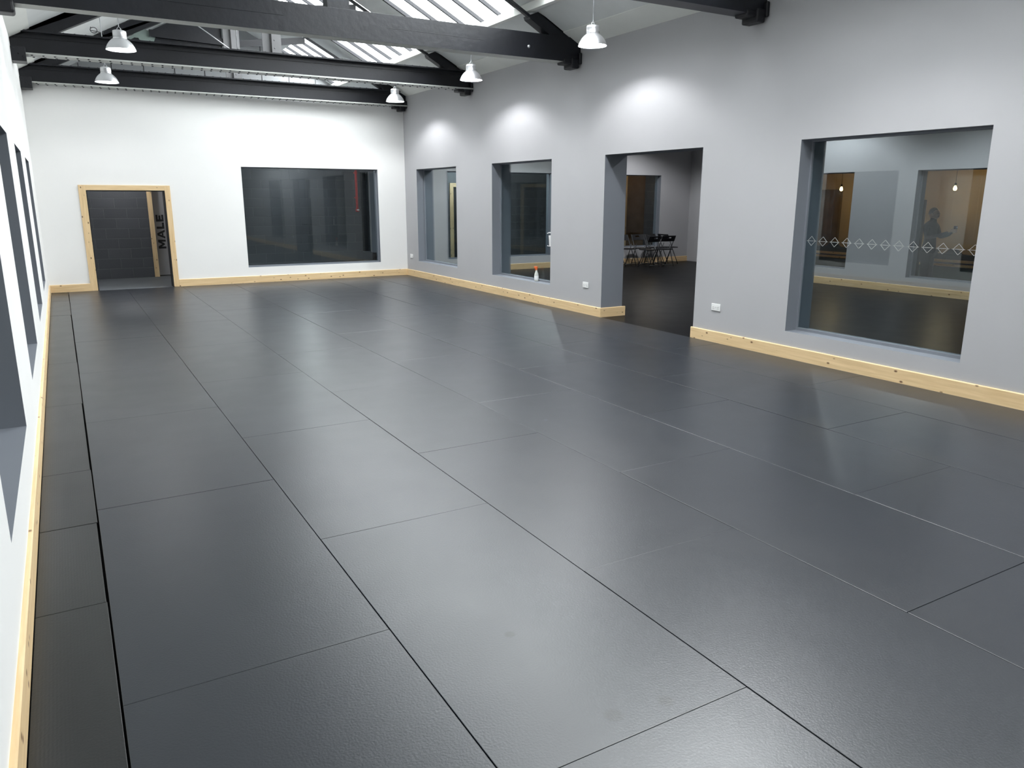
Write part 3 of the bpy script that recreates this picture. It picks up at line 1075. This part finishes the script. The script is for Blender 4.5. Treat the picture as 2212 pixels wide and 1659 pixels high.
# added unseen fill lights that brighten the corridor, above the openings
for cx in (1.2, 4.9, 9.6):
    e = empty('ceiling_fill', (cx, 18.15, 2.6), 'added unseen fill light under the corridor ceiling, %s' % ('behind the pine-framed door' if cx < 2 else 'behind the wide end window' if cx < 5 else 'behind the side room'), 'fill light')
    mb = MB()
    mb.lathe([(0.001, -0.001), (0.16, -0.001), (0.16, -0.035), (0.15, -0.04)], 28)
    mb.build('base', M['white_plastic'], e)
    mb = MB()
    mb.lathe([(0.15, -0.04), (0.12, -0.07), (0.06, -0.085), (0.001, -0.088)], 28)
    mb.build('diffuser', M['fill_soft'], e)
    ld = bpy.data.lights.new('corridor_fill', 'POINT')
    ld.energy = {1.2: 27.0, 4.9: 32.0, 9.6: 70.0}[cx]
    ld.shadow_soft_size = 0.1
    lo = bpy.data.objects.new('corridor_fill', ld)
    COL.objects.link(lo)
    lo.parent = e
    lo.location = (0, 0, -0.2)

# ------------------------------------------------------------------ socket outlets
def socket(x, y, z, lab):
    e = empty('wall_socket', (x, y, z), lab, 'socket', 'white sockets low on the grey wall')
    mb = MB()
    mb.box(-0.010, -0.0005, -0.073, 0.073, -0.043, 0.043)
    mb.build('faceplate', M['white_plastic'], e, 0.003)
    mb = MB()
    mb.box(-0.014, -0.0105, -0.012, 0.012, 0.002, 0.020)
    mb.build('switch', M['white_plastic'], e, 0.001)
    for dy in (-0.042, 0.042):
        mb = MB()
        mb.box(-0.0112, -0.0101, dy - 0.004, dy + 0.004, -0.004, 0.004)
        for d2 in (-0.011, 0.011):
            mb.box(-0.0112, -0.0101, dy + d2 - 0.003, dy + d2 + 0.003, -0.022, -0.016)
        mb.build('pin_slots', M['dark_plastic'], e)


socket(XR, 6.905, 0.44, 'white socket below left of the big near window')
socket(XR, 9.68, 0.45, 'white socket just left of the open doorway')
socket(XR, 16.55, 0.455, 'small white socket in the far corner of the grey wall')

# ------------------------------------------------------------------ mats
def mat_piece(x0, x1, y0, y1, top, thick, mt, lab, grp, rz=0.0, bev=0.0016):
    cx, cy = (x0 + x1) / 2, (y0 + y1) / 2
    mb = MB()
    hx, hy = (x1 - x0) / 2, (y1 - y0) / 2
    mb.box(-hx, hx, -hy, hy, 0, thick)
    o = mb.build('floor_mat', mt, None, bev, None, 2)
    o.location = (cx, cy, top - thick)
    o.rotation_euler.z = rz
    return tag(o, lab, 'mat', grp)


ORD = ['first', 'second', 'third', 'fourth', 'fifth', 'sixth', 'seventh', 'eighth', 'ninth', 'tenth', 'eleventh', 'twelfth']
COLN = ['beside the narrow ribbed strip', 'in the second wide lane from the left', 'in the third wide lane from the left',
        'in the fourth wide lane from the left', 'in the third wide lane from the right', 'in the next-to-last lane from the right',
        'in the lane along the grey wall']
XC = [-0.006, 0.994, 1.994, 2.994, 3.994, 4.994, 5.994, XR - 0.024]
PH = [0.72, 1.715, 0.735, 1.74, 0.72, 1.70, 0.74]
for c in range(7):
    edges = [YF + 0.01]
    y = PH[c] - 2.02
    while y < YB - 0.3:
        if y > edges[-1] + 0.3:
            edges.append(y)
        y += 2.018
    edges.append(YB - 0.023)
    vis = 0
    n = len(edges) - 1
    for k in range(n):
        g = 0.0009 if c < 4 else 0.0003
        dx0 = 0.0026 if c in (1, 2) else 0.0014
        j = random.uniform(-0.0012, 0.0012)
        lab = 'black vinyl mat %s, %s from the end wall' % (COLN[c], ORD[n - 1 - k])
        mat_piece(XC[c] + dx0 + j, XC[c + 1] - 0.0008 + j * 0.5, edges[k] + g, edges[k + 1] - g, random.uniform(-0.0005, 0.0005) + 0.0011 * max(0, c - 2), 0.045,
                  M['mat'], lab, 'black mats of the hall floor', random.uniform(-0.0005, 0.0005), 0.0016 if c < 3 else 0.0027)
sedges = [YF + 0.01, -0.4, 1.6, 3.585, 4.575, 5.555, 7.5, 9.5, 11.5, 13.5, 15.4, YB - 0.023]
for k in range(len(sedges) - 1):
    mat_piece(XL + 0.024, -0.015 + random.uniform(-0.003, 0.003), sedges[k] + 0.0015, sedges[k + 1] - 0.0015, -0.006 + random.uniform(-0.001, 0.001), 0.038,
              M['mat_strip'], 'narrow ribbed dark strip mat against the left skirting, %s from the end wall' % ORD[len(sedges) - 2 - k], 'narrow strip mats along the left wall')

# ------------------------------------------------------------------ spray bottle on the sill
def spray_bottle():
    e = empty('spray_bottle', (7.045, 11.33, 0.352), 'spray bottle with an orange trigger head on the window sill', 'bottle')
    mb = MB()
    mb.lathe([(0.001, 0.0), (0.036, 0.0), (0.038, 0.008), (0.038, 0.095), (0.034, 0.125), (0.020, 0.160), (0.013, 0.185), (0.013, 0.20)], 24)
    b = mb.build('body', M['bottle'], e)
    mb = MB()
    mb.lathe([(0.0385, 0.025), (0.0388, 0.026), (0.0388, 0.09), (0.0385, 0.091)], 24)
    mb.build('label_band', M['white_plastic'], b)
    mb = MB()
    mb.lathe([(0.017, 0.192), (0.017, 0.215), (0.012, 0.222)], 16)
    mb.box(-0.014, 0.014, -0.022, 0.058, 0.218, 0.252)
    mb.box(-0.008, 0.008, 0.052, 0.072, 0.226, 0.246)
    mb.build('spray_head', M['orange'], e, 0.003)
    mb = MB()
    mb.tube([(0, 0.040, 0.222), (0, 0.044, 0.200), (0, 0.036, 0.178)], 0.006, 8)
    mb.build('trigger', M['orange'], e)
    return e


spray_bottle()
# small white shapes on the same pane
mb = MB()
gx = XR + 0.19 - 0.006
mb.prism([(11.09, 1.165), (11.095, 1.178), (11.03, 1.196), (10.93, 1.200), (10.93, 1.182), (11.03, 1.180)], 0, gx - 0.001, gx)
mb.prism([(11.045, 1.14), (10.93, 1.15), (10.93, 0.962), (11.015, 0.958), (11.025, 1.0), (11.03, 1.06)], 0, gx - 0.001, gx)
mb.prism([(11.085, 0.975), (11.085, 0.962), (11.015, 0.958), (11.015, 0.968)], 0, gx - 0.001, gx)
tag(mb.build('window_sticker', M['white_plastic'], origin=(gx, 11.0, 1.07)), 'small white shape on the pane above the spray bottle', 'sticker')

# pine post and brown board at the far end of the corridor, warmed by an added bulb
mb = MB()
mb.box(15.02, 15.13, YG - 0.06, YG - 0.001, 0, 2.55)
tag(mb.build('door_post', M['pine_z'], origin=(15.07, YG, 0)), 'pine post on the corridor wall seen through the narrow window above the folding chairs', 'post')
mb = MB()
mb.box(15.16, 15.84, YG - 0.03, YG - 0.001, 0, 2.55)
tag(mb.build('wall_board', M['brown_board'], origin=(15.5, YG, 0)), 'dull brown board on the corridor wall beside the pine post', 'board')

# red pipe in the corridor
e = empty('fire_pipe', (6.54, 19.10, 1.44), 'red pipe with a pale valve end hanging on the dark corridor wall', 'pipe')
mb = MB()
mb.tube([(0, 0, 1.15), (0, 0, 0.03)], 0.030, 12)
mb.build('pipe', M['red'], e)
mb = MB()
mb.lathe([(0.001, -0.03), (0.04, -0.03), (0.045, 0.0), (0.045, 0.04), (0.03, 0.05)], 14)
mb.build('valve', M['red'], e)
mb = MB()
mb.box(-0.028, 0.034, -0.052, -0.046, 0.0, 0.03)
mb.build('tag', M['white_plastic'], e)
mb = MB()
for zz in (0.3, 0.9):
    mb.box(-0.04, 0.04, -0.005, 0.068, zz, zz + 0.03)
mb.build('pipe_clip', M['red'], e)

# ------------------------------------------------------------------ folding chairs in the side room
def folding_chair():
    """faces +x; origin at the middle of the footprint"""
    e = empty('folding_chair', (0, 0, 0))
    hw = 0.20
    for s in (-1, 1):
        mb = MB()
        mb.tube([(0.20, s * hw, 0.0), (-0.02, s * hw, 0.42), (-0.20, s * hw, 0.80)], 0.010, 8)
        mb.build('front_leg', M['tube'], e)
        mb = MB()
        mb.tube([(-0.21, s * (hw - 0.025), 0.0), (-0.05, s * (hw - 0.025), 0.40), (0.0, s * (hw - 0.025), 0.56)], 0.010, 8)
        mb.build('rear_leg', M['tube'], e)
    mb = MB()
    mb.tube([(0.17, -hw, 0.055), (0.17, hw, 0.055)], 0.008, 8)
    mb.build('cross_bar', M['tube'], e)
    mb = MB()
    mb.tube([(-0.19, -hw + 0.025, 0.055), (-0.19, hw - 0.025, 0.055)], 0.008, 8)
    mb.build('cross_bar', M['tube'], e)
    mb = MB()
    mb.prism([(-0.17, -0.17), (0.20, -0.18), (0.22, -0.14), (0.22, 0.14), (0.20, 0.18), (-0.17, 0.17)], 2, 0.435, 0.458)
    mb.build('seat', M['black'], e, 0.006)
    mb = MB()
    n = 10
    front, back = [], []
    # curved back panel with a hand slot
    for (u0, u1, w0, w1) in ((-1, -0.30, 0, 1), (0.30, 1, 0, 1), (-0.30, 0.30, 0, 0.52), (-0.30, 0.30, 0.78, 1)):
        k = 4
        for i in range(k):
            a, b = u0 + (u1 - u0) * i / k, u0 + (u1 - u0) * (i + 1) / k

            def P(u, w_):
                yv = u * (hw + 0.012)
                zz = 0.66 + 0.145 * w_
                xx = -0.135 - (zz - 0.66) * 0.47 - 0.035 * (1 - u * u)
                return (xx, yv, zz)
            mb.quad([P(a, w0), P(b, w0), P(b, w1), P(a, w1)])
    bmesh.ops.remove_doubles(mb.bm, verts=mb.bm.verts, dist=1e-4)
    o = mb.build('backrest', M['black'], e, 0, None, 2, True, 0.014)
    return e


fc = folding_chair()
spots = [(14.42, 16.35, 0.0, 'black folding chair seen side-on, right end of the row by the narrow window'),
         (13.95, 16.35, -1.45, 'black folding chair with its seat towards the viewer, second from the right of the row'),
         (13.45, 16.30, -1.6, 'black folding chair third from the right, below the narrow window'),
         (12.95, 16.32, -1.5, 'black folding chair at the left of the row, partly behind the doorway jamb'),
         (13.75, 15.75, 1.5, 'black folding chair with its back to the viewer, in front of the row'),
         (13.22, 15.70, 1.65, 'black folding chair with its back to the viewer, half hidden by the doorway jamb')]
for i, (x, y, r, lab) in enumerate(spots):
    o = fc if i == 0 else copy_tree(fc)
    o.location = (x, y, 0)
    o.rotation_euler.z = r
    tag(o, lab, 'chair', 'folding chairs in the side room')

# ------------------------------------------------------------------ things in the warm-lit room
def hanging_bulb(x, y, z, lab, zc=3.2):
    e = empty('hanging_bulb', (x, y, z), lab, 'bulb', 'bare bulbs of the warm-lit room')
    mb = MB()
    mb.lathe([(0.001, -0.045), (0.022, -0.04), (0.034, -0.018), (0.033, 0.008), (0.020, 0.040), (0.014, 0.055)], 16)
    mb.build('bulb', M['warm_bulb'], e)
    mb = MB()
    mb.lathe([(0.018, 0.052), (0.020, 0.058), (0.020, 0.10), (0.004, 0.11)], 12)
    mb.build('lampholder', M['dark_plastic'], e)
    mb = MB()
    mb.tube([(0, 0, 0.108), (0, 0, max(zc - z, 0.112))], 0.004, 6)
    mb.build('cord', M['dark_plastic'], e)
    ld = bpy.data.lights.new('bulb_light', 'POINT')
    ld.energy = 16.0 if zc > 3 else 5.0
    ld.color = (1.0, 0.70, 0.40)
    ld.shadow_soft_size = 0.05
    lo = bpy.data.objects.new('bulb_light', ld)
    COL.objects.link(lo)
    lo.parent = e
    lo.location = (0, 0, -0.12)


hanging_bulb(16.0, 12.20, 1.97, 'glowing bare bulb in front of the brown board')
hanging_bulb(16.0, 9.49, 1.96, 'glowing bare bulb above the standing person')
hanging_bulb(15.2, 18.0, 2.52, 'added unseen warm bulb at the far end of the corridor, above the window head', 2.6)  # extra bulb added out of view to warm the corridor end
mb = MB()
mb.box(16.93, 16.999, 12.9, 14.0 - 0.21, -0.1, 1.97)
tag(mb.build('wall_board', M['brown_board'], origin=(16.95, 13.3, 0)), 'brown board on the sandy wall behind the left bulb', 'board')
# long padded bench with two pale rails
e = empty('rail_bench', (16.3, 9.5, -0.15), 'long bench with two pale rails and a scalloped dark back against the sandy wall', 'bench')
mb = MB()
pts = [(-3.2, 0.62), (-3.2, 0.74)]
yk = -3.2
while yk < 4.1:
    pts += [(yk + 0.10, 0.76), (yk + 0.22, 0.86), (yk + 0.36, 0.86), (yk + 0.48, 0.76), (yk + 0.7, 0.75)]
    yk += 0.75
pts += [(4.25, 0.74), (4.25, 0.62)]
mb.prism(pts, 0, 0.10, 0.16)
mb.build('back', M['jacket'], e)
for zz in (0.585, 0.500):
    mb = MB()
    mb.box(-0.02, 0.05, -3.2, 4.25, zz, zz + 0.05)
    mb.build('rail', M['pine_y'], e)
mb = MB()
mb.box(0.06, 0.62, -3.2, 4.25, 0, 0.48)
mb.build('base', M['green_board'], e)
mb = MB()
mb.box(0.051, 0.099, -3.2, 4.25, 0.50, 0.74)
mb.build('pad', M['jacket'], e)
# black upright stand by the person
e = empty('speaker_stand', (14.75, 9.42, -0.15), 'tall black upright speaker column beside the standing person', 'speaker')
mb = MB()
mb.box(-0.10, 0.10, -0.09, 0.09, 0.05, 1.88)
mb.build('column', M['black'], e, 0.01)
mb = MB()
mb.lathe([(0.001, 0.0), (0.22, 0.0), (0.22, 0.03), (0.12, 0.30), (0.09, 0.34)], 20)
mb.build('base', M['black'], e)

# ------------------------------------------------------------------ person
def skinned(name, nodes, edges, mat, parent, levels=2):
    me = bpy.data.meshes.new(name)
    me.from_pydata([n[0] for n in nodes], edges, [])
    o = bpy.data.objects.new(name, me)
    COL.objects.link(o)
    o.parent = parent
    sk = o.modifiers.new('skin', 'SKIN')
    sk.use_smooth_shade = True
    for i, n in enumerate(nodes):
        r = n[1]
        me.skin_vertices[0].data[i].radius = r if isinstance(r, tuple) else (r, r)
    me.skin_vertices[0].data[0].use_root = True
    ss = o.modifiers.new('sub', 'SUBSURF')
    ss.levels = levels
    ss.render_levels = levels
    me.materials.append(mat)
    return o


def person():  # solid figure set where a faint silhouette shows in the window
    # stands facing -y (to the right in the picture), forearms raised holding a small camera
    e = empty('person', (15.25, 9.42, -0.15), 'person in a dark jacket and trousers standing side-on, holding up a small camera', 'person')
    N = [((0, 0.02, 0.92), (0.15, 0.11)),      # 0 pelvis
         ((0, 0.0, 1.08), (0.145, 0.10)),      # 1 waist
         ((0, 0.0, 1.26), (0.165, 0.115)),     # 2 chest
         ((0, 0.01, 1.38), (0.14, 0.09)),      # 3 upper chest
         ((0, -0.01, 1.46), 0.058),            # 4 neck
         ((0, -0.025, 1.53), 0.062),           # 5 chin level
         ((0, -0.02, 1.60), (0.072, 0.088)),   # 6 head
         ((0, -0.015, 1.67), (0.066, 0.078)),  # 7 crown
         ((0.185, 0.01, 1.37), 0.058), ((0.23, -0.06, 1.14), 0.046), ((0.15, -0.28, 1.20), 0.036), ((0.06, -0.40, 1.26), 0.028),  # arm r 8-11
         ((-0.185, 0.01, 1.37), 0.058), ((-0.23, -0.06, 1.14), 0.046), ((-0.15, -0.28, 1.20), 0.036), ((-0.06, -0.40, 1.26), 0.028),  # arm l 12-15
         ((0.09, 0.02, 0.84), 0.095), ((0.10, 0.0, 0.48), 0.062), ((0.10, 0.04, 0.10), 0.042), ((0.11, -0.11, 0.045), 0.038),  # leg r 16-19
         ((-0.09, 0.02, 0.84), 0.095), ((-0.11, -0.03, 0.48), 0.062), ((-0.12, 0.02, 0.10), 0.042), ((-0.13, -0.13, 0.045), 0.038)]
    E_ = [(0, 1), (1, 2), (2, 3), (3, 4), (4, 5), (5, 6), (6, 7), (3, 8), (8, 9), (9, 10), (10, 11), (3, 12), (12, 13), (13, 14), (14, 15),
          (0, 16), (16, 17), (17, 18), (18, 19), (0, 20), (20, 21), (21, 22), (22, 23)]
    body = skinned('body', N, E_, M['jacket'], e)
    # head skin, face
    mb = MB()
    bmesh.ops.create_uvsphere(mb.bm, u_segments=20, v_segments=14, radius=1)
    for v in mb.bm.verts:
        c = v.co
        v.co = Vector((c.x * 0.080, -0.030 + c.y * 0.098, 1.60 + c.z * 0.115))
        if c.y < -0.2 and c.z < -0.2:
            v.co.x *= 0.86
    for f in mb.bm.faces:
        f.smooth = True
    hd = mb.build('head', M['skin'], e)
    mb = MB()
    mb.prism([(-0.118, 1.625), (-0.150, 1.572), (-0.118, 1.566)], 0, -0.012, 0.012)
    mb.box(-0.024, 0.024, -0.118, -0.106, 1.536, 1.546)
    mb.build('nose', M['skin'], hd, 0.004)
    mb = MB()
    for s in (-1, 1):
        mb.box(s * 0.03 - 0.011, s * 0.03 + 0.011, -0.124, -0.110, 1.606, 1.616)
    mb.build('eyes', M['dark_plastic'], hd)
    for s in (-1, 1):
        mb = MB()
        mb.box(s * 0.082 - 0.007, s * 0.082 + 0.007, -0.04, -0.008, 1.57, 1.625)
        mb.build('ear', M['skin'], hd, 0.006)
    mb = MB()
    bmesh.ops.create_uvsphere(mb.bm, u_segments=20, v_segments=14, radius=1)
    dele = []
    for v in mb.bm.verts:
        c = v.co.copy()
        v.co = Vector((c.x * 0.090, -0.012 + c.y * 0.104, 1.62 + c.z * 0.112))
        if c.z < -0.35 or (c.y < -0.55 and c.z < 0.45):
            dele.append(v)
    bmesh.ops.delete(mb.bm, geom=dele, context='VERTS')
    mb.build('hair', M['hair'], hd, 0, None, 2, True, 0.012)
    # trousers
    T_ = [((0, 0.02, 0.94), (0.16, 0.12)), ((0.09, 0.02, 0.82), 0.105), ((0.10, 0.0, 0.48), 0.075), ((0.10, 0.04, 0.12), 0.060),
          ((-0.09, 0.02, 0.82), 0.105), ((-0.11, -0.03, 0.48), 0.075), ((-0.12, 0.02, 0.12), 0.060)]
    skinned('trousers', T_, [(0, 1), (1, 2), (2, 3), (0, 4), (4, 5), (5, 6)], M['trousers'], e)
    # hands with fingers round the camera
    for s in (-1, 1):
        nodes = [((s * 0.060, -0.41, 1.265), (0.026, 0.018)), ((s * 0.052, -0.455, 1.285), (0.032, 0.015))]
        edges = [(0, 1)]
        for k, ln in enumerate((0.9, 1.0, 0.95, 0.75)):
            z = 1.305 - 0.017 * k
            i = len(nodes)
            nodes += [((s * 0.050, -0.480, z), 0.0085), ((s * 0.036, -0.480 - 0.028 * ln, z + 0.002), 0.008), ((s * 0.018, -0.480 - 0.030 * ln, z), 0.007)]
            edges += [(1, i), (i, i + 1), (i + 1, i + 2)]
        i = len(nodes)
        nodes += [((s * 0.040, -0.430, 1.315), 0.009), ((s * 0.026, -0.448, 1.330), 0.008)]
        edges += [(0, i), (i, i + 1)]
        skinned('hand', nodes, edges, M['skin'], e, 1)
    return e


person()
mb = MB()
mb.box(-0.045, 0.045, -0.014, 0.014, -0.03, 0.03)
o = mb.build('camera_body', M['dark_plastic'], None, 0.003)
e = empty('compact_camera', (15.25, 8.928, 1.202), 'small dark camera held up by the standing person', 'camera')
o.parent = e
mb = MB()
mb.tube([(0, -0.012, 0), (0, -0.03, 0)], 0.018, 14)
mb.build('lens', M['wire'], e)
